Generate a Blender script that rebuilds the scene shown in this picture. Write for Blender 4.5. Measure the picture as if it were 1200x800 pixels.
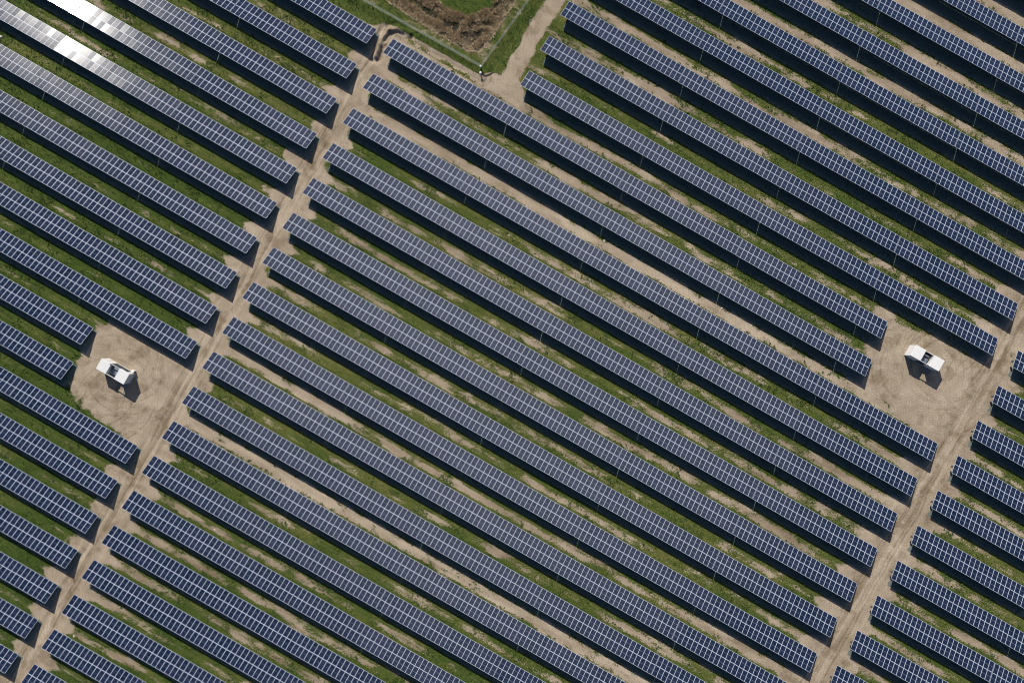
import bpy, math, random
import numpy as np
from mathutils import Matrix, Vector

R = math.radians
scene = bpy.context.scene
for o in list(bpy.data.objects):
    bpy.data.objects.remove(o)
COL = scene.collection
random.seed(7)
RNG = np.random.default_rng(11)

# ------------------------------------------------------------------ camera
F, CAM_H = 1000.0, 167.57                      # focal length in pixels of a 1200 px wide frame, height in metres
RX, RY = -0.0036026, -0.0079520
cam_d = bpy.data.cameras.new('camera')
cam = bpy.data.objects.new('camera', cam_d)
COL.objects.link(cam)
cam_d.sensor_width = 36.0
cam_d.lens = 36.0 * F / 1200.0
cam_d.clip_end = 5000
cam.matrix_world = Matrix.Translation((0, 0, CAM_H)) @ Matrix.Rotation(-RX, 4, 'X') @ Matrix.Rotation(-RY, 4, 'Y')
scene.camera = cam
CAM_R = np.array((Matrix.Rotation(-RX, 3, 'X') @ Matrix.Rotation(-RY, 3, 'Y')))

# ------------------------------------------------------------------ world, sun, exposure
SUN = Vector((-0.33988, 1.32189, 1.0)).normalized()
world = bpy.data.worlds.new('World')
scene.world = world
world.use_nodes = True
wt = world.node_tree
wt.nodes.clear()
w_out = wt.nodes.new('ShaderNodeOutputWorld')
w_bg = wt.nodes.new('ShaderNodeBackground')
w_sky = wt.nodes.new('ShaderNodeTexSky')
w_sky.sky_type = 'NISHITA'
w_sky.sun_disc = False
w_sky.sun_elevation = math.asin(SUN.z)
w_sky.sun_rotation = math.atan2(SUN.x, SUN.y)
w_sky.air_density = 0.62
w_sky.dust_density = 0.0
w_sky.ozone_density = 4.0
w_bg.inputs['Strength'].default_value = 0.068
# a thin bright cloud added for the middle panels to mirror, fading out unevenly
w_tc = wt.nodes.new('ShaderNodeTexCoord')
w_dot = wt.nodes.new('ShaderNodeVectorMath'); w_dot.operation = 'DOT_PRODUCT'
w_dot.inputs[1].default_value = Vector((0.30, 0.56, 0.77)).normalized()
wt.links.new(w_tc.outputs['Generated'], w_dot.inputs[0])
w_map = wt.nodes.new('ShaderNodeMapRange'); w_map.interpolation_type = 'SMOOTHERSTEP'
w_map.inputs[1].default_value = math.cos(R(27)); w_map.inputs[2].default_value = math.cos(R(2))
wt.links.new(w_dot.outputs['Value'], w_map.inputs[0])
w_n = wt.nodes.new('ShaderNodeTexNoise')
w_n.inputs['Scale'].default_value = 3.0; w_n.inputs['Detail'].default_value = 4
wt.links.new(w_tc.outputs['Generated'], w_n.inputs['Vector'])
w_nr = wt.nodes.new('ShaderNodeMapRange')
w_nr.inputs[1].default_value = .25; w_nr.inputs[2].default_value = .7
w_nr.inputs[3].default_value = .55; w_nr.inputs[4].default_value = 1.15
wt.links.new(w_n.outputs['Fac'], w_nr.inputs[0])
w_mul = wt.nodes.new('ShaderNodeMath'); w_mul.operation = 'MULTIPLY'
wt.links.new(w_map.outputs[0], w_mul.inputs[0]); wt.links.new(w_nr.outputs[0], w_mul.inputs[1])
w_cl = wt.nodes.new('ShaderNodeVectorMath'); w_cl.operation = 'SCALE'
w_cl.inputs[0].default_value = (15.0, 14.3, 14.2)
wt.links.new(w_mul.outputs[0], w_cl.inputs['Scale'])
w_add = wt.nodes.new('ShaderNodeVectorMath'); w_add.operation = 'ADD'
wt.links.new(w_sky.outputs[0], w_add.inputs[0]); wt.links.new(w_cl.outputs[0], w_add.inputs[1])
wt.links.new(w_add.outputs[0], w_bg.inputs['Color'])
wt.links.new(w_bg.outputs[0], w_out.inputs['Surface'])

sun_d = bpy.data.lights.new('sun', 'SUN')
sun_d.energy = 5.0
sun_d.angle = R(0.55)
sun_d.color = (1.0, 0.94, 0.85)
sun = bpy.data.objects.new('sun', sun_d)
sun.rotation_euler = (-SUN).to_track_quat('-Z', 'Y').to_euler()
sun.location = (-60, 220, 170)
COL.objects.link(sun)

vs = scene.view_settings
vs.view_transform = 'Standard'
vs.look = 'None'
vs.exposure = 0.5
vs.gamma = 1.0
vs.use_curve_mapping = False
scene.cycles.pixel_filter_type = 'BLACKMAN_HARRIS'
scene.cycles.filter_width = 1.05

# ------------------------------------------------------------------ row lattice
TH = 0.521768                                   # direction of the rows
ct, st = math.cos(TH), math.sin(TH)
RV = np.array([ct, -st])                        # along a row
UV = np.array([-st, -ct])                       # across the rows, towards the high edges
TILT = 0.345242
ZL = 0.704                                      # height of the low edge
U0, PITCH = -39.640, 7.8456
PW = 1.0094                                     # panel pitch along a row
SLOPE = 3.94
GAP = 0.075
TABW = 26 * PW                                  # one table: 26 columns of two panels
V_CEN, V_CEN_END = -51.22, 80.2                 # ends of the rows, block by block
V_LEFT_END = -54.85
V_UP = -24.90
V_RIGHT = 84.80


def ground(px, py, z=0.0):
    """world point at height z seen at pixel (px, py) of the 1200x800 photograph"""
    d = CAM_R @ np.array([(px - 600) / F, -(py - 400) / F, -1.0])
    t = (z - CAM_H) / d[2]
    return np.array([d[0] * t, d[1] * t])


def project(P):
    q = CAM_R.T @ (np.asarray(P, float) - np.array([0, 0, CAM_H]))
    return 600 + F * q[0] / -q[2], 400 - F * q[1] / -q[2]


def lattice(v, u, z=0.0):
    p = RV * v + UV * u
    return np.array([p[0], p[1], z])


# ------------------------------------------------------------------ helpers
def tag(o, label=None, cat=None, group=None, kind=None):
    if label: o['label'] = label
    if cat: o['category'] = cat
    if group: o['group'] = group
    if kind: o['kind'] = kind
    return o


def empty(name, loc, rz=0.0):
    o = bpy.data.objects.new(name, None)
    o.empty_display_size = 0.5
    o.location = loc
    o.rotation_euler = (0, 0, rz)
    COL.objects.link(o)
    return o


class MB:
    def __init__(self):
        self.v, self.f, self.m = [], [], []

    def face(self, pts, mi=0):
        n = len(self.v)
        self.v += [tuple(p) for p in pts]
        self.f.append(tuple(range(n, n + len(pts))))
        self.m.append(mi)

    def box(self, x0, x1, y0, y1, z0, z1, mi=0, M=None, bevel=0.0):
        b = min(bevel, (x1 - x0) * .3, (y1 - y0) * .3, (z1 - z0) * .3)
        n = len(self.v)
        if b <= 0:
            P = [(x, y, z) for z in (z0, z1) for (x, y) in ((x0, y0), (x1, y0), (x1, y1), (x0, y1))]
            Fc = [(3, 2, 1, 0), (4, 5, 6, 7), (0, 1, 5, 4), (1, 2, 6, 5), (2, 3, 7, 6), (3, 0, 4, 7)]
        else:
            def ring(xa, xb, ya, yb, z):
                return [(xa, ya, z), (xb, ya, z), (xb, yb, z), (xa, yb, z)]
            def oct_(z, e):
                return [(x0 + b, y0 + e, z), (x1 - b, y0 + e, z), (x1 - e, y0 + b, z), (x1 - e, y1 - b, z),
                        (x1 - b, y1 - e, z), (x0 + b, y1 - e, z), (x0 + e, y1 - b, z), (x0 + e, y0 + b, z)]
            P = oct_(z0, 0) + oct_(z1 - b, 0) + oct_(z1, b * .9)
            Fc = [tuple(range(7, -1, -1)), tuple(range(16, 24))]
            for k in (0, 8):
                for i in range(8):
                    j = (i + 1) % 8
                    Fc.append((k + i, k + j, k + 8 + j, k + 8 + i))
        if M is not None:
            P = [tuple(M @ Vector(p)) for p in P]
        self.v += P
        for f in Fc:
            self.f.append(tuple(n + i for i in f))
            self.m.append(mi)

    def tube(self, a, b, r0, r1=None, seg=8, mi=0, caps=True):
        r1 = r0 if r1 is None else r1
        a, b = Vector(a), Vector(b)
        d = (b - a).normalized()
        s = d.orthogonal().normalized()
        t = d.cross(s)
        n = len(self.v)
        for p, r in ((a, r0), (b, r1)):
            for k in range(seg):
                w = 2 * math.pi * k / seg
                self.v.append(tuple(p + (s * math.cos(w) + t * math.sin(w)) * r))
        for k in range(seg):
            j = (k + 1) % seg
            self.f.append((n + k, n + j, n + seg + j, n + seg + k)); self.m.append(mi)
        if caps:
            self.f.append(tuple(n + seg - 1 - k for k in range(seg))); self.m.append(mi)
            self.f.append(tuple(n + seg + k for k in range(seg))); self.m.append(mi)

    def lathe(self, c, prof, seg=14, mi=0):
        n = len(self.v)
        for (r, z) in prof:
            for k in range(seg):
                w = 2 * math.pi * k / seg
                self.v.append((c[0] + r * math.cos(w), c[1] + r * math.sin(w), c[2] + z))
        for i in range(len(prof) - 1):
            for k in range(seg):
                j = (k + 1) % seg
                self.f.append((n + i * seg + k, n + i * seg + j, n + (i + 1) * seg + j, n + (i + 1) * seg + k)); self.m.append(mi)
        self.f.append(tuple(n + (len(prof) - 1) * seg + k for k in range(seg))); self.m.append(mi)

    def mesh(self, name, mats):
        me = bpy.data.meshes.new(name)
        me.from_pydata(self.v, [], self.f)
        for m in (mats if isinstance(mats, (list, tuple)) else [mats]):
            me.materials.append(m)
        me.polygons.foreach_set('material_index', self.m)
        me.update()
        return me

    def build(self, name, mats, parent=None):
        o = bpy.data.objects.new(name, self.mesh(name, mats))
        COL.objects.link(o)
        if parent is not None: o.parent = parent
        return o


def np_mesh(name, V, T, mat, attrs=None, smooth=False):
    """triangles or quads from numpy arrays"""
    me = bpy.data.meshes.new(name)
    n, k = T.shape
    me.vertices.add(len(V)); me.vertices.foreach_set('co', V.astype(np.float32).ravel())
    me.loops.add(n * k); me.loops.foreach_set('vertex_index', T.astype(np.int32).ravel())
    me.polygons.add(n)
    me.polygons.foreach_set('loop_start', np.arange(0, n * k, k, dtype=np.int32))
    me.polygons.foreach_set('loop_total', np.full(n, k, dtype=np.int32))
    if smooth: me.polygons.foreach_set('use_smooth', np.ones(n, dtype=bool))
    me.materials.append(mat)
    me.update(calc_edges=True)
    for an, data in (attrs or {}).items():
        a = me.attributes.new(an, 'FLOAT', 'POINT')
        a.data.foreach_set('value', data.astype(np.float32))
    o = bpy.data.objects.new(name, me)
    COL.objects.link(o)
    return o


class Lattice:
    """value noise on a wrapped random lattice"""
    def __init__(self, seed):
        self.t = np.random.default_rng(seed).random((256, 256))

    def __call__(self, x, y):
        xi, yi = np.floor(x).astype(int), np.floor(y).astype(int)
        fx, fy = x - xi, y - yi
        fx = fx * fx * (3 - 2 * fx); fy = fy * fy * (3 - 2 * fy)
        a, b = xi & 255, (xi + 1) & 255
        c, d = yi & 255, (yi + 1) & 255
        t = self.t
        return (t[a, c] * (1 - fx) + t[b, c] * fx) * (1 - fy) + (t[a, d] * (1 - fx) + t[b, d] * fx) * fy


def fbm(seed, x, y, octs=4, gain=.55):
    s, amp, tot = 0, 1, 0
    for k in range(octs):
        s = s + amp * Lattice(seed + k)(x * 2 ** k + 17.3 * k, y * 2 ** k - 9.1 * k)
        tot += amp; amp *= gain
    s = s / tot
    return np.clip((s - .5) * 1.5 + .5, 0, 1)


def sstep(a, b, x):
    t = np.clip((x - a) / (b - a), 0, 1)
    return t * t * (3 - 2 * t)


def dist_line(X, Y, pts):
    D = np.full(X.shape, 1e9)
    for (ax, ay), (bx, by) in zip(pts[:-1], pts[1:]):
        dx, dy = bx - ax, by - ay
        t = np.clip(((X - ax) * dx + (Y - ay) * dy) / (dx * dx + dy * dy + 1e-9), 0, 1)
        D = np.minimum(D, np.hypot(X - ax - t * dx, Y - ay - t * dy))
    return D


def in_poly(X, Y, pts):
    c = np.zeros(X.shape, bool)
    n = len(pts)
    for i in range(n):
        x1, y1 = pts[i]; x2, y2 = pts[(i + 1) % n]
        if y1 == y2: continue
        hit = ((y1 > Y) != (y2 > Y)) & (X < (x2 - x1) * (Y - y1) / (y2 - y1) + x1)
        c ^= hit
    return c


def poly_sd(X, Y, pts):
    """signed distance, positive inside"""
    d = dist_line(X, Y, list(pts) + [pts[0]])
    return np.where(in_poly(X, Y, pts), d, -d)


def G(*pts):
    return [tuple(ground(*p)) for p in pts]


# ------------------------------------------------------------------ materials
def new_mat(name):
    m = bpy.data.materials.new(name)
    m.use_nodes = True
    nt = m.node_tree
    b = nt.nodes['Principled BSDF']
    return m, nt, b


def N(nt, t, **kw):
    n = nt.nodes.new(t)
    for k, v in kw.items():
        setattr(n, k, v)
    return n


def math_node(nt, op, a, b=None, c=None, clamp=False):
    n = nt.nodes.new('ShaderNodeMath'); n.operation = op; n.use_clamp = clamp
    for i, x in enumerate((a, b, c)):
        if x is None: continue
        if isinstance(x, (int, float)): n.inputs[i].default_value = x
        else: nt.links.new(x, n.inputs[i])
    return n.outputs[0]


def mix_col(nt, fac, a, b, blend='MIX'):
    n = nt.nodes.new('ShaderNodeMix'); n.data_type = 'RGBA'; n.blend_type = blend
    for sock, x in ((n.inputs[0], fac), (n.inputs[6], a), (n.inputs[7], b)):
        if isinstance(x, (int, float)): sock.default_value = x
        elif isinstance(x, tuple): sock.default_value = (*x, 1)
        else: nt.links.new(x, sock)
    return n.outputs[2]


def noise(nt, coord, scale, detail=3, rough=.6):
    n = nt.nodes.new('ShaderNodeTexNoise')
    n.inputs['Scale'].default_value = scale
    n.inputs['Detail'].default_value = detail
    n.inputs['Roughness'].default_value = rough
    nt.links.new(coord, n.inputs['Vector'])
    return n.outputs['Fac']


def ramp01(nt, x, a, b):
    n = nt.nodes.new('ShaderNodeMapRange'); n.interpolation_type = 'SMOOTHSTEP'
    n.inputs[1].default_value = a; n.inputs[2].default_value = b
    nt.links.new(x, n.inputs[0])
    return n.outputs[0]


def simple_mat(name, col, rough=.6, metal=0.0, var=.15, scale=3.0, spec=.5):
    m, nt, b = new_mat(name)
    tc = N(nt, 'ShaderNodeTexCoord')
    n = noise(nt, tc.outputs['Object'], scale, 4)
    d = tuple(c * (1 - var) for c in col); l = tuple(min(1, c * (1 + var * .6)) for c in col)
    nt.links.new(mix_col(nt, n, d, l), b.inputs['Base Color'])
    b.inputs['Roughness'].default_value = rough
    b.inputs['Metallic'].default_value = metal
    b.inputs['Specular IOR Level'].default_value = spec
    return m


# ground: bare sandy soil, dry grass and green grass, driven by cover maps and broken up by noise
def ground_material():
    m, nt, b = new_mat('soil_and_grass')
    at = {}
    for a in ('sand', 'dry', 'tone', 'mud', 'shade_tint'):
        n = N(nt, 'ShaderNodeAttribute', attribute_name=a)
        at[a] = n.outputs['Fac']
    tc = N(nt, 'ShaderNodeTexCoord')
    co = tc.outputs['Object']
    mp = N(nt, 'ShaderNodeMapping')                      # coordinates stretched along the rows
    mp.inputs['Rotation'].default_value = (0, 0, TH)
    mp.inputs['Scale'].default_value = (.45, 1.0, 1.0)
    nt.links.new(co, mp.inputs['Vector'])
    al = mp.outputs[0]
    n1 = noise(nt, co, .9, 4)
    n2 = noise(nt, co, 4.0, 5, .75)
    n3 = noise(nt, al, 1.6, 5, .7)
    n4 = noise(nt, co, 13.0, 2, .6)
    # soil
    soil = mix_col(nt, at['tone'], (.160, .119, .073), (.455, .378, .285))
    soil = mix_col(nt, ramp01(nt, n2, .33, .68), mix_col(nt, .42, soil, (.10, .075, .052)), soil)
    soil = mix_col(nt, math_node(nt, 'MULTIPLY', ramp01(nt, n4, .56, .74), .38), soil, (.46, .41, .34))
    wv = N(nt, 'ShaderNodeTexWave'); wv.wave_type = 'BANDS'
    wv.inputs['Scale'].default_value = .55; wv.inputs['Distortion'].default_value = 9.0
    wv.inputs['Detail'].default_value = 3.0; wv.inputs['Detail Scale'].default_value = .6
    nt.links.new(co, wv.inputs['Vector'])
    scuff = math_node(nt, 'MULTIPLY', ramp01(nt, wv.outputs['Fac'], .62, .95), ramp01(nt, n1, .40, .65))
    soil = mix_col(nt, math_node(nt, 'MULTIPLY', scuff, .35), soil, (.15, .115, .082))
    soil = mix_col(nt, math_node(nt, 'MULTIPLY', ramp01(nt, n1, .50, .75), .30), soil, (.47, .41, .33))
    # grass
    green = mix_col(nt, ramp01(nt, n2, .3, .7), (.018, .036, .007), (.074, .108, .020))
    dryg = mix_col(nt, ramp01(nt, n2, .3, .7), (.052, .060, .015), (.175, .165, .054))
    dfac = math_node(nt, 'ADD', at['dry'], math_node(nt, 'MULTIPLY', math_node(nt, 'SUBTRACT', n3, .5), 1.4), clamp=True)
    grass = mix_col(nt, dfac, green, dryg)
    gt = math_node(nt, 'ADD', .72, math_node(nt, 'MULTIPLY', n1, .5))
    grass = mix_col(nt, 1.0, grass, gt, 'MULTIPLY')
    # cover
    s = math_node(nt, 'ADD', at['sand'], math_node(nt, 'MULTIPLY', math_node(nt, 'SUBTRACT', n3, .5), 1.1))
    s = math_node(nt, 'ADD', s, math_node(nt, 'MULTIPLY', math_node(nt, 'SUBTRACT', n2, .5), 1.5))
    s = ramp01(nt, s, .34, .66)
    bc = mix_col(nt, s, grass, soil)
    gv = math_node(nt, 'ADD', at['shade_tint'], math_node(nt, 'MULTIPLY', math_node(nt, 'SUBTRACT', n3, .5), .9))
    bc = mix_col(nt, math_node(nt, 'MULTIPLY', ramp01(nt, gv, .40, .75), .85), bc, mix_col(nt, n2, (.075, .102, .100), (.135, .172, .164)))  # table shade mixed into the ground colour as a slate tint
    bc = mix_col(nt, at['mud'], bc, mix_col(nt, n2, (.012, .014, .010), (.055, .045, .030)))
    nt.links.new(bc, b.inputs['Base Color'])
    b.inputs['Roughness'].default_value = 1.0
    b.inputs['Specular IOR Level'].default_value = .12
    bp = N(nt, 'ShaderNodeBump')
    bp.inputs['Strength'].default_value = .9
    bp.inputs['Distance'].default_value = .14
    hh = math_node(nt, 'ADD', n2, math_node(nt, 'MULTIPLY', n4, .45))
    nt.links.new(hh, bp.inputs['Height'])
    nt.links.new(bp.outputs[0], b.inputs['Normal'])
    return m


def foliage_material(name, cols, rough=.8):
    """leaf colours picked by a per-clump attribute"""
    m, nt, b = new_mat(name)
    a = N(nt, 'ShaderNodeAttribute', attribute_name='shade')
    r = N(nt, 'ShaderNodeValToRGB')
    el = r.color_ramp.elements
    while len(el) < len(cols): el.new(.5)
    for i, c in enumerate(cols):
        el[i].position = i / (len(cols) - 1); el[i].color = (*c, 1)
    nt.links.new(a.outputs['Fac'], r.inputs[0])
    nt.links.new(r.outputs[0], b.inputs['Base Color'])
    b.inputs['Roughness'].default_value = rough
    b.inputs['Specular IOR Level'].default_value = .2
    return m


def cell_material():
    """silicon cells under glass: 6 x 12 cells, pale backsheet lines round and across the panel"""
    m, nt, b = new_mat('solar_cells')
    tc = N(nt, 'ShaderNodeTexCoord')
    sp = N(nt, 'ShaderNodeSeparateXYZ')
    nt.links.new(tc.outputs['Object'], sp.inputs[0])
    x, y = sp.outputs[0], sp.outputs[1]                  # x -.495...495, y -1.96..0
    yc = math_node(nt, 'ADD', y, .98)
    ax, ay = math_node(nt, 'ABSOLUTE', x), math_node(nt, 'ABSOLUTE', yc)
    edge = math_node(nt, 'MAXIMUM', ramp01(nt, ax, .457, .463), ramp01(nt, ay, .936, .943))
    mid = math_node(nt, 'SUBTRACT', 1.0, ramp01(nt, ay, .012, .016))
    def lines(c, pitch, off, w):
        t = math_node(nt, 'FRACT', math_node(nt, 'ADD', math_node(nt, 'DIVIDE', c, pitch), off))
        d = math_node(nt, 'ABSOLUTE', math_node(nt, 'SUBTRACT', t, .5))
        return ramp01(nt, d, .5 - w, .5 - w * .5)
    gx, gy = lines(x, .15, 0.0, .035), lines(yc, .1545, 0.0, .035)
    grid = math_node(nt, 'MAXIMUM', gx, gy)
    oi = N(nt, 'ShaderNodeObjectInfo')
    n = noise(nt, tc.outputs['Object'], 2.2, 3)
    blue = mix_col(nt, oi.outputs['Random'], (.002, .008, .026), (.008, .013, .037))
    blue = mix_col(nt, math_node(nt, 'MULTIPLY', n, .35), blue, (.013, .018, .032))
    c = mix_col(nt, math_node(nt, 'MULTIPLY', grid, .20), blue, (.16, .19, .25))
    c = mix_col(nt, math_node(nt, 'MULTIPLY', mid, .45), c, (.40, .43, .50))
    c = mix_col(nt, edge, c, (.43, .475, .56))
    nt.links.new(c, b.inputs['Base Color'])
    b.inputs['Roughness'].default_value = .17              # dust and the grain of the glass: a weak broad sheen
    b.inputs['Specular IOR Level'].default_value = .022
    b.inputs['Coat Weight'].default_value = 1.0             # the smooth glass itself
    b.inputs['Coat Roughness'].default_value = .05
    b.inputs['Coat IOR'].default_value = 1.5
    return m


M_GROUND = ground_material()
M_CELL = cell_material()
M_FRAME = simple_mat('anodised_frame', (.43, .475, .56), .5, 0.0, .06, 1.5)
M_STEEL = simple_mat('galvanised_steel', (.42, .43, .44), .5, .6, .2, 4)
M_DARK = simple_mat('dark_enclosure', (.055, .06, .06), .6, 0, .2, 4)
M_WHITE = simple_mat('white_paint', (.57, .57, .56), .5, 0, .10, 1.6)
M_ROOF = simple_mat('white_roof_paint', (.60, .60, .59), .55, 0, .10, 1.1)
M_LOUVRE = simple_mat('louvre_grey', (.035, .042, .05), .6, 0, .2, 5)
M_TANK = simple_mat('transformer_grey', (.22, .27, .33), .45, 0, .15, 3)
M_PORC = simple_mat('porcelain_brown', (.05, .035, .03), .3, 0, .1, 6)
M_CONC = simple_mat('concrete', (.42, .40, .37), .9, 0, .2, 4)
M_WIRE = simple_mat('fence_wire', (.24, .27, .27), .5, .3, .1, 3)
M_RUBBER = simple_mat('black_hose', (.02, .02, .022), .6, 0, .1, 5)
M_STONE = simple_mat('pale_stone', (.62, .58, .52), .9, 0, .2, 6)
M_GRASS = foliage_material('grass_blades', [(.020, .042, .008), (.046, .080, .013), (.092, .126, .024), (.165, .158, .055)])
M_REED = foliage_material('dry_reed', [(.14, .10, .06), (.30, .225, .135), (.44, .345, .215), (.60, .49, .33)])

# ------------------------------------------------------------------ ground sheet with its cover maps
def axis(lo, hi, step):
    core = np.arange(lo, hi + step * .5, step)
    g = [step * 1.35 ** k for k in range(1, 26)]
    ext = np.cumsum(g)
    ext = ext[ext < 900]
    return np.concatenate([lo - ext[::-1], core, hi + ext])


STEP = .25
gx, gy = axis(-106, 106, STEP), axis(-73, 73, STEP)
X, Y = np.meshgrid(gx, gy)
V = X * RV[0] + Y * RV[1]
U = X * UV[0] + Y * UV[1]
q = (U - U0) / PITCH
Irow = np.floor(q - .05).astype(int)            # the lane that ends at the low edge of row Irow + 1
w = q - .05 - Irow                               # 0 just under the row, .42 end of the panels, .68-.95 lit lane, .95 low edge
strip = Irow + 1

FENCE_L = G((405, -10), (424, 0.5), (461, 21.5), (526, 58), (564, 79.5))
FENCE_R = G((564, 79.5), (621, 0), (640, -26))
LANE = G((672, -34), (658, -14), (645, 8), (629, 32), (611, 66), (596, 92), (604, 112))
FENCE_PATH = G((448, 50), (456, 37), (470, 35), (498, 51), (530, 70), (566, 92), (594, 98))

S_CEN = {-3: .7, -2: .7, -1: .6, 0: .55, 1: .50, 2: .95, 3: .50, 4: .50, 5: .46, 6: .47, 7: .44, 8: .42, 9: .60, 10: .46, 11: .95, 12: .36,
         13: .42, 14: .55, 15: .50, 16: .46, 17: .5, 18: .5, 19: .5, 20: .5}
S_UP = {1: .5, 0: .55, -1: .46, -2: .66, -3: .70, -4: .62, -5: .74, -6: .80, -7: .90, -8: .92, -9: .92, -10: .9, -11: .9}
S_LEFT = {0: .2, 1: .34, 2: .36, 3: .34, 4: .30, 5: .24, 6: .20, 7: .16, 8: .14, 9: .16, 10: .12, 11: .12, 12: .12, 13: .12, 14: .12, 15: .12, 16: .12,
          17: .16, 18: .2, 19: .2}
S_RIGHT = {-1: .6, 0: .5, 1: .46, 2: .46, 3: .48, 4: .42, 5: .42, 6: .46, 7: .5, 8: .5, 9: .5}


def table_lookup(t, idx, default):
    out = np.full(idx.shape, default)
    for k, val in t.items():
        out[idx == k] = val
    return out


left = V < -53
right = V > 82.5
upper = (strip <= 0) & (V > V_UP - 3) & ~right
S = table_lookup(S_CEN, strip, .5)
S = np.where(upper, table_lookup(S_UP, strip, .9), S)
S = S - .06 * upper
S = np.where(left, table_lookup(S_LEFT, strip, .15), S)
S = np.where(right, table_lookup(S_RIGHT, strip, .5), S)
# places that are greener or barer than their lane
def blob(px, py, lv, lu):
    c = ground(px, py)
    dv, du = (X - c[0]) * RV[0] + (Y - c[1]) * RV[1], (X - c[0]) * UV[0] + (Y - c[1]) * UV[1]
    return np.exp(-(dv / lv) ** 2 - (du / lu) ** 2)
S = S - .55 * blob(1075, 172, 12, 2.6) - .30 * blob(680, 115, 11, 2.4) - .22 * blob(1120, 250, 16, 9) - .2 * blob(960, 330, 16, 6)
S = S + .28 * blob(560, 100, 18, 2.5) + .25 * blob(490, 105, 9, 3) + .25 * blob(665, 210, 7, 2) + .2 * blob(820, 290, 5, 2)
S = S + .35 * blob(845, 740, 12, 2.2) + .22 * blob(905, 640, 12, 8) - .25 * blob(760, 610, 20, 4) + .12 * blob(1000, 560, 22, 14)
S = S - .20 * blob(930, 225, 16, 3) - .22 * blob(1000, 240, 26, 2.6) - .18 * blob(900, 235, 16, 2.6) - np.where(left, .06, 0) - .05 * (~left & ~upper & ~right)
S = S - .12 * blob(520, 250, 20, 12) + .25 * blob(110, 690, 14, 12) + .3 * blob(345, 452, 16, 1.8) - .25 * blob(1165, 655, 8, 2.4)

fine = fbm(3, V / 3.2, U / 1.3, 3)
patch = fbm(21, V / 9.0, U / 1.5, 3)
wide = fbm(41, X / 26, Y / 26, 3)
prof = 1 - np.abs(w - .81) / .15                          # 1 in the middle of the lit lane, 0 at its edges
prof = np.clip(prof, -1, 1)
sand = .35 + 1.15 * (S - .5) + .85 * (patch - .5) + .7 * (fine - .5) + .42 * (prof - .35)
drip = np.exp(-((w - .955) / .05) ** 2)
sand = sand - .36 * drip * (.35 + 1.1 * fbm(61, V / 4, U / 2, 3))
strong = S > .88
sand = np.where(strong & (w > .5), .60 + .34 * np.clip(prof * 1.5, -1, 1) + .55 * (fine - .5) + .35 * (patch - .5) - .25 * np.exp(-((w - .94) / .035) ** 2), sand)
streak = fbm(211, V / 6, U / 1.0, 2)
tone = .24 + .35 * wide + .34 * (fine - .5) + .50 * (streak - .5)
tone = tone + np.where(strong, .30, 0) + np.where(upper, .02, 0)
# faint wheel tracks along the lanes
tn = fbm(71, V / 14, U / 40, 2)
for off in (.765, .875):
    wob = off + .02 * (fbm(75, V / 9, strip * 3.7, 2) - .5)
    line = np.exp(-((w - wob) / .014) ** 2) * sstep(.35, .65, tn + .2 * (S - .4))
    sand = sand + .30 * line * ~left + .14 * line * left
    tone = tone + .1 * line
dry = .32 + .55 * (wide - .35) + .45 * (patch - .5) + .5 * (streak - .5) + np.where(left, -.12, .10)
dry = dry + np.where(left & (strip <= 3), .25, 0) - np.where(left & (strip > 5), .22, 0) + np.where(left, .28 * np.exp(-((w - .82) / .05) ** 2), 0)
dry = dry - .25 * drip

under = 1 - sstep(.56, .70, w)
sand = sand - .22 * under  # less bare soil below the tables, to deepen their shade
# table shade put into the ground colour, reaching a little north of each
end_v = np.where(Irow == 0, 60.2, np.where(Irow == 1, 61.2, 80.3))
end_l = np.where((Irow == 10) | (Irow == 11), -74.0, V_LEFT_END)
bed = ((V > V_CEN + 1.4) & (V < end_v + .8) & (Irow >= 0)) | ((V > V_UP + 1.4) & (V < 80.9) & (Irow < 0)) | ((V < end_l + .9) & (Irow >= 0)) | ((V > V_RIGHT + 1.0) & (Irow >= -1))  # stretches of the rows that get the painted shade
shade_tint = under * bed      # slate tint painted where the tables shade the ground
road = np.zeros(X.shape)                                   # how surely a place belongs to a beaten track
edge_n = 3.4 * (fbm(81, X / 4.5, Y / 4.5, 4) - .5)
# long track between the left and the middle block, and the one on the right
reach_l = np.where(V < -53, 4.3 + 1.2 * prof, 4.2 + 1.6 * prof)
d1 = np.abs(V + 53.0)
inside = sstep(-1.6, 1.2, reach_l + edge_n - d1) * (U > -46.0) 
road = np.maximum(road, inside)
reach_r = np.where(V < 82.5, 5.4 + 2.0 * prof, 5.0 + 1.8 * prof)
d2 = np.abs(V - 82.5)
road = np.maximum(road, sstep(-1.6, 1.2, reach_r + edge_n - d2) * (strip > -6))
for pts, wd in ((LANE, 1.9), (FENCE_PATH, 1.9)):
    road = np.maximum(road, sstep(-.7, .7, wd + edge_n * .35 - dist_line(X, Y, pts)))
JUNC = G((572, 93), (583, 81), (594, 70), (612, 44), (634, 34), (630, 56), (618, 78), (606, 95), (611, 110), (624, 128), (614, 124), (592, 109), (575, 101))
CLEAR_L = G((107, 368), (135, 372), (215, 417), (245, 436), (222, 470), (190, 505), (162, 520), (118, 488), (80, 462), (84, 440), (96, 420), (104, 395))
CLEAR_R = G((1030, 368), (1080, 385), (1150, 425), (1200, 402), (1215, 420), (1160, 470), (1118, 545), (1092, 515), (1000, 455), (992, 436), (1010, 425))
for pts in (JUNC, CLEAR_L, CLEAR_R):
    road = np.maximum(road, sstep(-1.3, 1.3, poly_sd(X, Y, pts) + edge_n * 1.0 + 1.0 * (fine - .5)))
sand = np.maximum(sand, road * 1.08)
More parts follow.
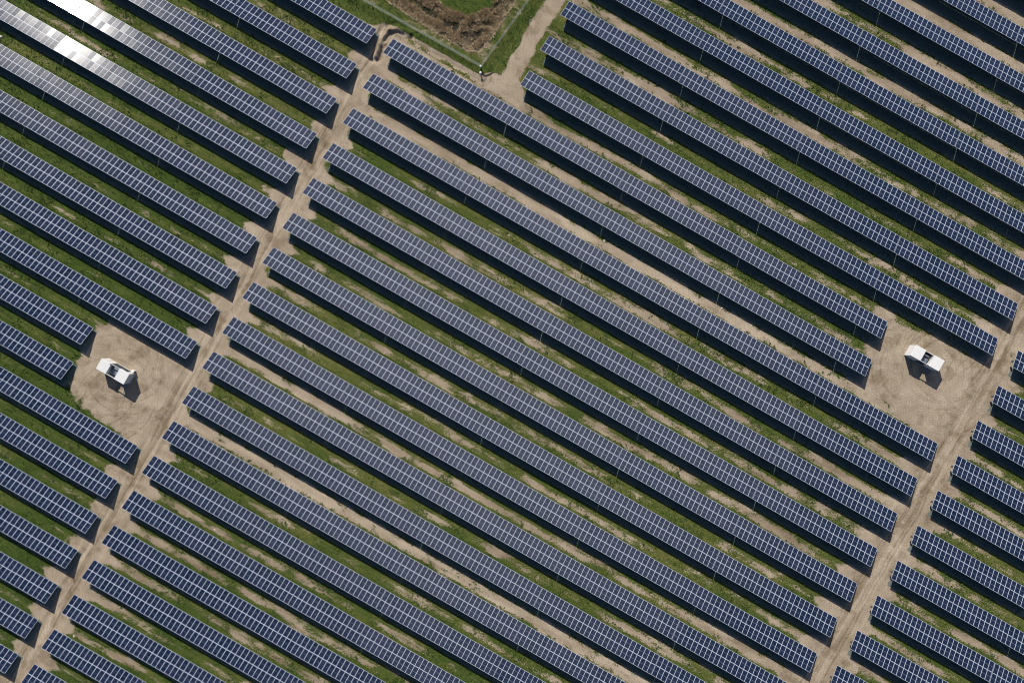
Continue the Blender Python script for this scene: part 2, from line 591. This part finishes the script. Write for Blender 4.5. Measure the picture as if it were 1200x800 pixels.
tone = tone * (1 - road) + road * (.62 + .30 * (fine - .5) + .28 * (fbm(91, (X * .8 + Y * .6) / 3, (Y * .8 - X * .6) / 3, 4) - .5))

# wheel marks: along the tracks and round the two stations
ruts = np.zeros(X.shape)
wv = .5 * (fbm(101, U / 9, V / 30, 3) - .5)
for c0, s in ((-53.0, 1), (82.4, 1)):
    for off in (-1.15, -.75, .35, .8, 1.5, -1.8):
        ruts = np.maximum(ruts, np.exp(-((V - c0 - off - 2 * wv) / .16) ** 2) * sstep(.3, .6, fbm(int(111 + off * 10), U / 11, V / 60, 2)) * (road > .3))
rr = np.random.default_rng(77)
for (px, py) in ((131, 435), (1083, 420)):                 # odd turning tracks of vans on the pads
    c = ground(px, py)
    for k in range(20):
        a0, ra = rr.uniform(0, 2 * np.pi), rr.uniform(3.5, 9)
        cc = c + rr.normal(0, 3.6, 2) + np.array([2.0, -1.5])
        ang = np.arctan2(Y - cc[1], X - cc[0])
        da = np.abs((ang - a0 + np.pi) % (2 * np.pi) - np.pi)
        rad = np.hypot(X - cc[0], (Y - cc[1]) * rr.uniform(.8, 1.25))
        span = rr.uniform(.4, 1.3)
        for off in (0, 1.6):
            ruts = np.maximum(ruts, rr.uniform(.35, .9) * np.exp(-((rad - ra - off - .5 * wv) / .13) ** 2) * (1 - sstep(span * .6, span, da)) * (road > .3))
for pts in (FENCE_PATH[:-1],):
    dd = dist_line(X, Y, pts)
    for off in (.75, 1.7):
        ruts = np.maximum(ruts, np.exp(-((dd - off - wv) / .16) ** 2) * (road > .3) * .9)
stain = sstep(.60, .80, fbm(221, X / 2.4 + .6 * Y / 2.4, Y / 2.4 - .6 * X / 2.4, 3))
pale = sstep(.55, .80, fbm(231, X / 5 - .4 * Y / 5, Y / 5 + .4 * X / 5, 3))
longr = sstep(.45, .75, fbm(241, V / .8, U / 9, 2))         # pale worn wheel lines along the tracks
along = np.exp(-((V + 53.0) / 2.6) ** 2) + np.exp(-((V - 82.4) / 3.2) ** 2)
tone = tone - .46 * ruts - .30 * stain * road + .16 * pale * road + along * road * .40 * (longr - .45)
# green tufts down the middle of the fence path
dfp = dist_line(X, Y, G((470, 42), (486, 52), (516, 70.5), (557, 96)))
mid_g = (dfp < .36) & (X > ground(478, 45)[0]) & (X < ground(578, 95)[0]) & (fbm(141, V / 2.5, U / 1, 3) > .30)
sand = np.where(mid_g, .1, sand)

# the fenced reed bed and the green outside it
LEFT_BANK = G((330, -45), (424, 0), (461, 21), (456, 29), (444, 30), (436, 31), (395, 8), (340, -24))
OUT_R = G((568, 84), (599, 31), (621, -1), (650, -45), (668, -40), (640, -2), (620, 29), (610, 46), (590, 79), (577, 88))
INNER = [tuple(ground(405, -25))] + FENCE_L + FENCE_R + [tuple(ground(640, -60)), tuple(ground(405, -60))]
in_f = poly_sd(X, Y, INNER)
sand = np.where(in_f > 0, .30 + .5 * (fine - .5), sand)
dry = np.where(in_f > 0, .72 + .6 * (fine - .5), dry)
reed_d = poly_sd(X, Y, G((400, -40), (425, -14), (455, 3), (480, 20), (505, 36), (530, 51), (548, 61), (562, 62), (574, 50), (588, 28), (604, 4), (622, -24), (640, -50), (640, -60), (400, -60)))
wet = sstep(-.2, .5, reed_d)
mud = np.where(in_f > 0, wet * (.35 + .65 * np.exp(-((reed_d - 3.0) / 1.2) ** 4)), 0.)
sand = sand + .5 * wet * (in_f > 0)
tone = np.where(in_f > 0, tone * (1 - .9 * wet), tone)
dry = np.where((in_f > 0) & (reed_d < 0), .45 + .8 * (fine - .5), dry)
GREEN_IN = G((498, -20), (520, 8), (548, 19), (575, 10), (592, -14), (595, -40), (495, -40))
gi = sstep(-.6, .6, poly_sd(X, Y, GREEN_IN))
mud = mud * (1 - gi)
sand = sand * (1 - gi); dry = dry * (1 - gi) + .06 * gi
for pts in (LEFT_BANK, OUT_R):
    k = sstep(-.5, .5, poly_sd(X, Y, pts) + edge_n * .3) * (in_f < .2)
    sand = sand * (1 - k) + (.10 + .3 * (fine - .5)) * k
    dry = dry * (1 - k) + (.22 + .4 * (patch - .5)) * k
kf = np.clip(1.25 * np.exp(-((dist_line(X, Y, FENCE_L) - .55) / .85) ** 4), 0, 1) * (in_f < .1)
sand = sand * (1 - kf); dry = dry * (1 - kf) + .15 * kf

# relief
Z = .05 * (fbm(151, X / 3, Y / 3, 3) - .5) + .05 * (fbm(161, (X * .8 + Y * .6) / 1.1, (Y * .8 - X * .6) / 1.1, 2) - .5) - .05 * ruts + .03 * (1 - np.clip(sand, 0, 1))
BERM = G((441, 66), (446, 47), (455, 35.5), (466, 34), (480, 39))
db = dist_line(X, Y, BERM)
Z += .55 * np.exp(-((db - .15) / .30) ** 2) * (.5 + fbm(171, X / 1.2, Y / 1.2, 2)) - .25 * np.exp(-((db - 1.0) / .4) ** 2)
BERM2 = G((452, 51), (458, 42), (466, 40.5), (477, 44))
Z += .42 * np.exp(-(dist_line(X, Y, BERM2) / .28) ** 2) * (.4 + fbm(181, X / 1.2, Y / 1.2, 2))
far = (np.abs(X) > 112) | (np.abs(Y) > 79)
Z = np.where(far, 0, Z)

ny, nx = X.shape
P3 = np.stack([X, Y, Z], -1).reshape(-1, 3)
idx = np.arange(nx * ny).reshape(ny, nx)
quads = np.stack([idx[:-1, :-1], idx[:-1, 1:], idx[1:, 1:], idx[1:, :-1]], -1).reshape(-1, 4)
A = {'shade_tint': (shade_tint * (in_f < 0)).ravel(), 'mud': mud.ravel(), 'sand': np.clip(sand, -.3, 1.4).ravel(), 'dry': np.clip(dry, 0, 1).ravel(), 'tone': np.clip(tone, 0, 1).ravel()}
roadf = road.ravel()[quads].mean(1) > .5


def part_of_sheet(name, sel):
    qd = quads[sel]
    used, inv = np.unique(qd.ravel(), return_inverse=True)
    o = np_mesh(name, P3[used], inv.reshape(-1, 4), M_GROUND, {k: a[used] for k, a in A.items()}, smooth=True)
    return tag(o, kind='structure')


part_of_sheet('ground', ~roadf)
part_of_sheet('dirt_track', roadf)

# ------------------------------------------------------------------ grass tufts, weeds and reeds
def sample(arr, x, y):
    j = np.clip(np.searchsorted(gx, x) - 1, 0, nx - 2)
    i = np.clip(np.searchsorted(gy, y) - 1, 0, ny - 2)
    return arr[i, j]


def blades(x, y, z, size, height, shade, per, rng, lean=.6):
    """per clump a handful of bent triangular leaves"""
    n = len(x)
    a = rng.random((n, per)) * 2 * np.pi
    ln = size[:, None] * (.55 + .7 * rng.random((n, per)))
    hh = height[:, None] * (.5 + .7 * rng.random((n, per)))
    bx = x[:, None] + (rng.random((n, per)) - .5) * size[:, None] * .9
    by = y[:, None] + (rng.random((n, per)) - .5) * size[:, None] * .9
    wd = (.16 + .16 * rng.random((n, per))) * size[:, None]
    px, py = -np.sin(a) * wd, np.cos(a) * wd
    tx, ty = bx + np.cos(a) * ln * lean, by + np.sin(a) * ln * lean
    z0 = np.broadcast_to(z[:, None], a.shape) - .02
    p0 = np.stack([bx - px, by - py, z0], -1)
    p1 = np.stack([bx + px, by + py, z0], -1)
    p2 = np.stack([tx, ty, z0 + hh], -1)
    Vv = np.stack([p0, p1, p2], 2).reshape(-1, 3)
    T = np.arange(len(Vv)).reshape(-1, 3)
    sh = np.repeat((shade[:, None] + .18 * (rng.random((n, per)) - .5)).ravel(), 3)
    return Vv, T, np.clip(sh, 0, 1)


def scatter(n, rng):
    return rng.uniform(-104, 104, n), rng.uniform(-71, 71, n)


x, y = scatter(420000, RNG)
ps, pd = sample(sand, x, y), sample(dry, x, y)
pw = sample(w, x, y)
inside_f = sample(in_f, x, y)
dens = np.clip(1.05 - 1.5 * ps, 0, 1) * np.where((pw > .62) | (inside_f > -4), 1, .25)
keep = RNG.random(len(x)) < dens * .62
x, y, pd = x[keep], y[keep], pd[keep]
sz = .12 + .26 * RNG.random(len(x)) ** 2
shade = np.clip(.36 + .60 * (pd - .25) + .5 * (RNG.random(len(x)) - .5), 0, 1)
Vv, T, sh = blades(x, y, sample(Z, x, y), sz, sz * .8, shade, 3, RNG)
tag(np_mesh('grass', Vv, T, M_GRASS, {'shade': sh}), kind='stuff')
# coarser leafy weeds, mostly at the margins of bare soil and under the drip edges
x, y = scatter(240000, RNG)
ps, pw = sample(sand, x, y), sample(w, x, y)
pr = sample(road, x, y)
cl = fbm(191, x / 2.2, y / 2.2, 3)
k = (np.abs(ps - .34) < .42) & (RNG.random(len(x)) < sstep(.50, .72, cl)) & (pr < .45) & (pw > .64)
x, y = x[k], y[k]
sz = .16 + .26 * RNG.random(len(x)) ** 2
Vv, T, sh = blades(x, y, sample(Z, x, y), sz, sz * .7, .06 + .55 * RNG.random(len(x)) ** 1.5, 5, RNG, .8)
tag(np_mesh('weeds', Vv, T, M_GRASS, {'shade': sh}), kind='stuff')

# reed bed inside the fence
REED = G((400, -40), (425, -14), (455, 3), (480, 20), (505, 36), (530, 51), (548, 61), (562, 62), (574, 50), (588, 28), (604, 4), (622, -24), (640, -50))
def in_reeds(x, y):
    d = poly_sd(x, y, REED + G((640, -60), (400, -60)))
    g = poly_sd(x, y, GREEN_IN)
    return d, g
x, y = RNG.uniform(-34, 12, 330000), RNG.uniform(50, 82, 330000)
d, g = in_reeds(x, y)
cl = fbm(201, x / .9, y / .9, 2) * .6 + .4 * fbm(203, x / 2.6, y / 2.6, 2)
dw = d + 1.4 * (fbm(207, x / 4, y / 4, 2) - .5)
ditch = np.exp(-((dw - 3.1) / .75) ** 4)                    # open dark ditch between two curved bands of reed
band = np.where(dw < 3.1, 1.0, .45 + .4 * fbm(209, x / 3, y / 3, 2))
k = (d > .1) & (g < .8 * (cl - .5)) & (RNG.random(len(x)) < (.03 + .97 * sstep(.34, .54, cl - .20 * ditch)) * .36)
x, y, cl, d, band = x[k], y[k], cl[k], d[k], band[k]
sz = .10 + .16 * RNG.random(len(x))
ht = (.30 + .75 * RNG.random(len(x))) * (.5 + .5 * sstep(.2, 1.6, d)) * (.3 + 1.0 * cl)
Vv, T, sh = blades(x, y, sample(Z, x, y), sz, ht, np.clip(.02 + .45 * cl + .40 * band + .40 * (RNG.random(len(x)) - .5), 0, 1), 3, RNG, 1.7)
tag(np_mesh('reeds', Vv, T, M_REED, {'shade': sh}), kind='stuff')

# ------------------------------------------------------------------ solar tables
PL, PWD, TH_P = 1.96, .985, .036
def panel_mesh():
    mb = MB()
    x0, x1, y0, y1 = -PWD / 2, PWD / 2, -PL, 0.0
    fw = .022
    O = [(x0, y0), (x1, y0), (x1, y1), (x0, y1)]
    I = [(x0 + fw, y0 + fw), (x1 - fw, y0 + fw), (x1 - fw, y1 - fw), (x0 + fw, y1 - fw)]
    for i in range(4):
        j = (i + 1) % 4
        mb.face([(*O[i], 0), (*O[j], 0), (*I[j], 0), (*I[i], 0)], 0)
        mb.face([(*O[i], -TH_P), (*O[j], -TH_P), (*O[j], 0), (*O[i], 0)], 0)
        mb.face([(*I[i], 0), (*I[j], 0), (*I[j], -.004), (*I[i], -.004)], 0)
    mb.face([(*p, -.004) for p in I], 1)
    mb.face([(*p, -TH_P + .006) for p in O[::-1]], 0)
    return mb.mesh('solar_panel', [M_FRAME, M_CELL])


ME_PANEL = panel_mesh()
cT, sT = math.cos(TILT), math.sin(TILT)
NP_POST = 7


def rail_mesh(n):
    mb = MB()
    mb.box(-.06, n * PW + .06, -.03, .03, -.09, 0)
    return mb.mesh('rail', M_STEEL)


def post_mesh():
    """driven post with a sloping rafter on top; origin at the ground under the low edge"""
    mb = MB()
    zt = ZL + 2.05 * sT - .23
    yb = -2.05 * cT
    mb.box(-.05, .05, yb - .06, yb + .06, -.2, zt)
    M = Matrix.Translation((0, 0, ZL)) @ Matrix.Rotation(-TILT, 4, 'X')
    mb.box(-.035, .035, -3.75, -.18, -.23, -.132, 0, M)
    a, b = M @ Vector((0, -3.1, -.20)), Vector((0, yb, zt - .75))
    mb.tube(a, b, .028, seg=6)
    return mb.mesh('post', M_STEEL)


def combiner_mesh():
    mb = MB()
    mb.box(-.10, .10, -.20, .20, -.28, .28, bevel=.03)
    mb.box(-.04, .04, -.06, .06, .28, .34)
    return mb.mesh('combiner_box', M_DARK)


ME_POST, ME_COMB = post_mesh(), combiner_mesh()
ME_RAIL = {}
JR = random.Random(5)


def link(name, me, parent):
    o = bpy.data.objects.new(name, me)
    o.parent = parent
    COL.objects.link(o)
    return o


proto_panel = proto_post = None


def solar_table(v0, row, n, combiner=False):
    """one table of n columns by two panels, its low edge starting at v0 along the given row"""
    p = lattice(v0, U0 + PITCH * row)
    root = empty('solar_table', (p[0], p[1], JR.gauss(0, .02)), -TH + R(JR.gauss(0, .03)))
    t_j = TILT + R(JR.gauss(0, .30))
    tw = R(JR.gauss(0, .10))
    for b in range(2):
        s = b * (PL + .02)
        for c in range(n):
            o = link('solar_panel', ME_PANEL, root)
            o.location = ((c + .5) * PW, -s * cT, ZL + s * sT)
            o.rotation_euler = (-t_j + R(JR.gauss(0, .13)), tw + R(JR.gauss(0, .26)), 0)
    if n not in ME_RAIL: ME_RAIL[n] = rail_mesh(n)
    for s in (.45, 1.5, 2.45, 3.5):
        o = link('rail', ME_RAIL[n], root)
        o.location = (0, -s * cT + .0 - .042 * sT, ZL + s * sT - .042 * cT)
        o.rotation_euler = (-TILT, 0, 0)
    k = max(2, round(n / 26 * NP_POST))
    for i in range(k):
        o = link('post', ME_POST, root)
        o.location = (.9 + (n * PW - 1.8) * i / (k - 1), 0, 0)
    if combiner:
        o = link('combiner_box', ME_COMB, root)
        o.location = (-.11, -2.7 * cT, ZL + 2.7 * sT - .42)
    return root


def visible(v0, row, n):
    """True when the table or the shadow it throws falls inside the photograph"""
    vs_ = [v0 + n * PW * k / 12 for k in range(13)]
    ul = U0 + PITCH * row
    seen = shadow = False
    for vv in vs_:
        for du, z in ((0, ZL), (1.85, 1.3), (SLOPE * cT, ZL + SLOPE * sT)):
            a = lattice(vv, ul + du, z)
            px, py = project(a)
            if 1 < px < 1199 and 1 < py < 799: seen = True
            b_ = (a[0] + .34 * z, a[1] - 1.322 * z, 0)
            px, py = project(b_)
            if 0 < px < 1200 and 0 < py < 800: shadow = True
    return seen, shadow


ORD = ['zeroth', 'first', 'second', 'third', 'fourth', 'fifth', 'sixth', 'seventh', 'eighth', 'ninth', 'tenth', 'eleventh', 'twelfth', 'thirteenth',
       'fourteenth', 'fifteenth', 'sixteenth', 'seventeenth', 'eighteenth', 'nineteenth', 'twentieth', 'twenty-first', 'twenty-second']
PER = TABW + GAP
GROUP = 'tables of solar panels standing in parallel rows'
glare_px = np.array([50.0, 0.0])


def place(v0, row, n, label, combiner=False):
    seen, shadow = visible(v0, row, n)
    if not (seen or shadow): return None
    t = solar_table(v0, row, n, combiner)
    if not seen: label = 'solar table just outside the frame beyond its top edge'
    tag(t, label, 'solar panels', GROUP)
    return t


# middle block: five tables to a row, the first two rows stop short at the right clearing
for i in range(0, 20):
    for j in range(5):
        v0 = V_CEN + j * PER
        n = 26
        lab = 'solar table %s from the left dirt track in %s middle-block row below the fence' % (ORD[j + 1], ORD[i + 1])
        if j == 4 and i < 2:
            n = 6 + i
            lab = 'short %s-column solar table at the left edge of the right sandy clearing' % ('six', 'seven')[i]
        place(v0, i, n, lab)
# upper right block, beyond the sandy lane
for i in range(-1, -12, -1):
    k = 0
    for j in range(-3, 6):
        v0 = V_UP + j * PER
        if i >= -4 and (j < 0 or j > 3): continue
        if i >= -4 and j == 3 and False: continue
        if i < -4 and j > 3: continue
        if j < 0: continue
        seen, _ = visible(v0, i, 26)
        if seen: k += 1
        place(v0, i, 26, 'solar table %s from the left in %s row up from the sandy lane mouth' % (ORD[max(k, 1)], ORD[-i]))
# left block, its rows running out of the frame on the left
for i in range(0, 20):
    end = V_LEFT_END
    if i in (10, 11): end = -74.0
    for j in range(0, 4):
        v0 = end - TABW - j * PER
        c = project(lattice(v0 + TABW / 2, U0 + PITCH * i + 1.8, 1.3))
        if i in (10, 11):
            lab = 'solar table ending at the left sandy clearing, %s of two level with white station' % ('upper', 'lower')[i - 10]
        elif i < 10:
            lab = 'solar table %s left of the dirt track in %s left-block row from the top' % (ORD[j + 1], ORD[i + 1])
        else:
            lab = 'solar table %s left of the dirt track in %s row below the left clearing' % (ORD[j + 1], ORD[i - 11])
        place(v0, i, 26, lab)
# right block, starting beyond the right dirt track
for i in range(-3, 11):
    for j in range(0, 2):
        v0 = V_RIGHT + j * PER
        lab = 'solar table %s right of the right dirt track in %s right-block row from the top' % (ORD[j + 1], ORD[max(i + 2, 1)])
        place(v0, i, 26, lab, combiner=(j == 0))

# ------------------------------------------------------------------ transformer stations
def station(corner, label, extra):
    """two white cabinets on a skid with an open transformer bay between them; corner = lower left corner on the ground"""
    root = empty('transformer_station', (corner[0], corner[1], 0), -TH)
    Lh, W, Ht = 6.12, 2.25, 2.86
    sk = MB()
    sk.box(-.06, Lh + .06, -.05, W + .05, -.1, .16, bevel=.02)
    sk.build('skid', M_CONC, root)
    for k, (xa, xb) in enumerate(((0, 2.08), (4.04, Lh))):
        c = MB()
        c.box(xa, xb, 0, W, .163, Ht - .10)
        cab = c.build('cabinet', M_WHITE, root)
        r = MB()
        M = None
        r.box(xa - .05, xb + .05, -.05, W + .05, Ht - .098, Ht, bevel=.03)
        for q_ in range(5):                                   # roof sheet seams
            xs = xa + .15 + (xb - xa - .3) * q_ / 4
            r.box(xs - .012, xs + .012, -.02, W + .02, Ht + .001, Ht + .022)
        r.build('roof', M_ROOF, cab)
        for (dx0, dx1) in ((xa + .10, (xa + xb) / 2 - .02), ((xa + xb) / 2 + .02, xb - .10)):
            for yy, sgn in ((-.022, -1), (W + .002, 1)):
                d = MB()
                d.box(dx0, dx1, yy, yy + .02, .25, Ht - .22, bevel=.008)
                door = d.build('door', M_WHITE, cab)
                hd = MB()
                hy = yy - .03 if sgn < 0 else yy + .022
                hd.box(dx1 - .12, dx1 - .08, hy, hy + .028, 1.05, 1.30)
                hd.build('handle', M_DARK, door) if False else None
        for (lx, ly) in ((xa + .12, .12), (xb - .12, W - .12)):
            lg = MB()
            lg.box(lx - .07, lx + .07, ly - .07, ly + .07, Ht + .002, Ht + .13, bevel=.02)
            lg.build('lifting_lug', M_DARK, cab) if (k == extra or ly < 1) and (k == 0) == (lx > 1) else None
    # ventilation opening in the sunny long wall of the second cabinet
    lv = MB()
    for z in np.arange(.5, 2.3, .12):
        lv.box(4.15, 5.4, W + .024, W + .05, z, z + .085)
    lv.build('ventilation_grille', M_LOUVRE, root)
    # transformer in the open bay
    t = MB()
    t.box(2.45, 3.70, .45, 1.75, .163, 1.85, bevel=.05)
    tank = t.build('transformer', M_TANK, root)
    rd = MB()
    for q_ in range(9):
        xs = 2.52 + q_ * .138
        rd.box(xs, xs + .03, .18, .448, .35, 1.65)
        rd.box(xs, xs + .03, 1.752, 2.02, .35, 1.65)
    rd.build('radiator', M_TANK, tank)
    cv = MB()
    cv.tube((2.62, 1.45, 2.02), (3.50, 1.45, 2.02), .15, seg=12)
    cv.tube((2.8, 1.45, 1.82), (2.8, 1.45, 2.0), .04, seg=8)
    cv.build('conservator', M_LOUVRE, tank)
    for q_ in range(3):
        bs = MB()
        bs.lathe((2.75 + q_ * .32,   .85, 1.848), [(.09, 0), (.09, .05), (.05, .06), (.09, .1), (.05, .14), (.09, .18), (.05, .22), (.08, .26), (.03, .30), (.03, .40)], 10)
        bs.build('bushing', M_PORC, tank)
    # cross bars at roof height with two cable glands hanging from them
    cb = MB()
    cb.box(2.085, 4.035, .02, .12, Ht - .26, Ht - .12)
    cb.build('cross_bar', M_WHITE, root)
    gp = MB()
    for z in np.arange(.25, 2.15, .11):
        gp.box(2.10, 4.02, W - .09, W - .03, z, z + .085)
    gp.build('guard_panel', M_LOUVRE, root)
    cb = MB()
    cb.box(2.085, 4.035, W - .10, W - .02, Ht - .26, Ht - .12)
    cb.build('cross_bar', M_WHITE, root)
    for xs in (2.25, 3.80):
        jb = MB()
        jb.box(xs - .12, xs + .12, -.10, .015, Ht - .42, Ht - .02, bevel=.02)
        jb.build('junction_box', M_DARK, root)
    fl = MB()
    fl.box(2.085, 4.035, .04, W - .04, .163, .175)
    fl.build('bay_floor', M_LOUVRE, root)
    tag(root, label, 'transformer station', 'white transformer stations in the sandy clearings')
    return root


c = ground(112.6, 431.6, 2.86)
station(c, 'white transformer station in the left clearing with small white pillar at its corner', 0)
c = ground(1100.0, 434.7, 2.86) - RV * 6.12
station(c, 'white transformer station alone in the right sandy clearing, long side in shade', 1)

# small white pillar beside the left station
c = ground(158.0, 434.6)
root = empty('cable_pillar', (c[0], c[1], 0), -TH)
mb = MB(); mb.box(-.24, .24, -.16, .16, -.05, .92, bevel=.02); body = mb.build('body', M_WHITE, root)
mb = MB(); mb.box(-.30, .30, -.22, .22, .923, 1.0, bevel=.02); mb.build('cap', M_ROOF, root)
mb = MB(); mb.box(.243, .262, -.10, .10, .15, .8); mb.build('door', M_DARK, root)
tag(root, 'small white cable pillar at the right corner of the left transformer station', 'cable pillar')

# ------------------------------------------------------------------ fence round the reed bed
def fence(pts, label, gp):
    root = empty('wire_fence', (pts[0][0], pts[0][1], 0))
    o0 = np.array(pts[0])
    P = [np.array(p) - o0 for p in pts]
    H = 1.95
    for a, b in zip(P[:-1], P[1:]):
        L = np.hypot(*(b - a)); n = max(1, int(round(L / 2.5)))
        for k in range(n):
            s0, s1 = a + (b - a) * k / n, a + (b - a) * (k + 1) / n
            mb = MB(); mb.tube((*s0, -.1), (*s0, H + .12), .035, seg=8); mb.build('fence_post', M_STEEL, root)
            ln = np.hypot(*(s1 - s0)); d = (s1 - s0) / ln; nrm = np.array([-d[1], d[0]])
            mb = MB()
            for z in np.arange(.05, H + .01, .19):
                a3, b3 = (*s0, z), (*s1, z)
                mb.tube(a3, b3, .007, seg=4, caps=False)
            for q_ in np.arange(.12, ln, .12):
                p_ = s0 + d * q_ + nrm * .013
                mb.tube((*p_, .03), (*p_, H), .004, seg=3, caps=False)
            mb.build('mesh_panel', M_WIRE, root)
    tag(root, label, 'fence', gp)
    return root


fence(FENCE_L, 'grey wire mesh fence along the track side of the reed bed', 'wire fences round the reed bed')
fence(FENCE_R, 'grey wire mesh fence along the grass verge beside the sandy lane', 'wire fences round the reed bed')

for (px, py, lab) in ((563.3, 77.8, 'white capped marker post standing at the corner of the fence'),
                      (563.0, 85.4, 'white capped marker post outside the fence corner beside the black pipe')):
    c = ground(px, py, .9)
    root = empty('marker_post', (c[0], c[1], 0))
    mb = MB(); mb.lathe((0, 0, -.05), [(.13, 0), (.13, .86), (.11, .88)], 14); mb.build('shaft', M_WHITE, root)
    mb = MB(); mb.lathe((0, 0, .835), [(.20, 0), (.24, .03), (.24, .09), (.16, .17), (.05, .20)], 16); mb.build('cap', M_ROOF, root)
    tag(root, lab, 'marker post', 'white marker posts at the fence corner')

pts = [Vector((*ground(*p), .10)) for p in ((565.2, 87), (567.5, 88.2), (571, 88.2), (574, 87), (577, 85))]
mb = MB()
for a, b in zip(pts[:-1], pts[1:]): mb.tube(a, b, .075, seg=8)
tag(mb.build('drain_pipe', M_RUBBER), 'black drain pipe curving over the soil beside the fence corner', 'pipe')

# ------------------------------------------------------------------ loose stones
def stone(px, py, s, label):
    c = ground(px, py)
    rg = random.Random(int(px * 7 + py))
    mb = MB()
    seg, prof = 9, [(.75, -.1), (1.0, .15), (.9, .42), (.55, .68), (.15, .78)]
    mb.lathe((0, 0, 0), prof, seg)
    mb.v = [(x * s * rg.uniform(.8, 1.25), y * s * rg.uniform(.6, 1.0), z * s * rg.uniform(.8, 1.1)) for x, y, z in mb.v]
    o = mb.build('pale_stone', M_STONE)
    o.location = (c[0], c[1], -.02); o.rotation_euler = (0, 0, rg.uniform(0, 6))
    tag(o, label, 'stone', 'pale stones lying in the lanes')


stone(708, 282, .20, 'pale stone on the bright bare lane, nearer the middle of the field')
stone(846, 361, .19, 'pale stone on the bright bare lane, nearer the right sandy clearing')
stone(251.5, 620, .17, 'pale stone alone in a grassy lane right of the left dirt track, below its clearing')
stone(1.8, 43.5, .36, 'largest pale stone, in the green lane at the left edge under the glare')
stone(86.5, 745, .20, 'pale stone beside the lower end of the left dirt track')
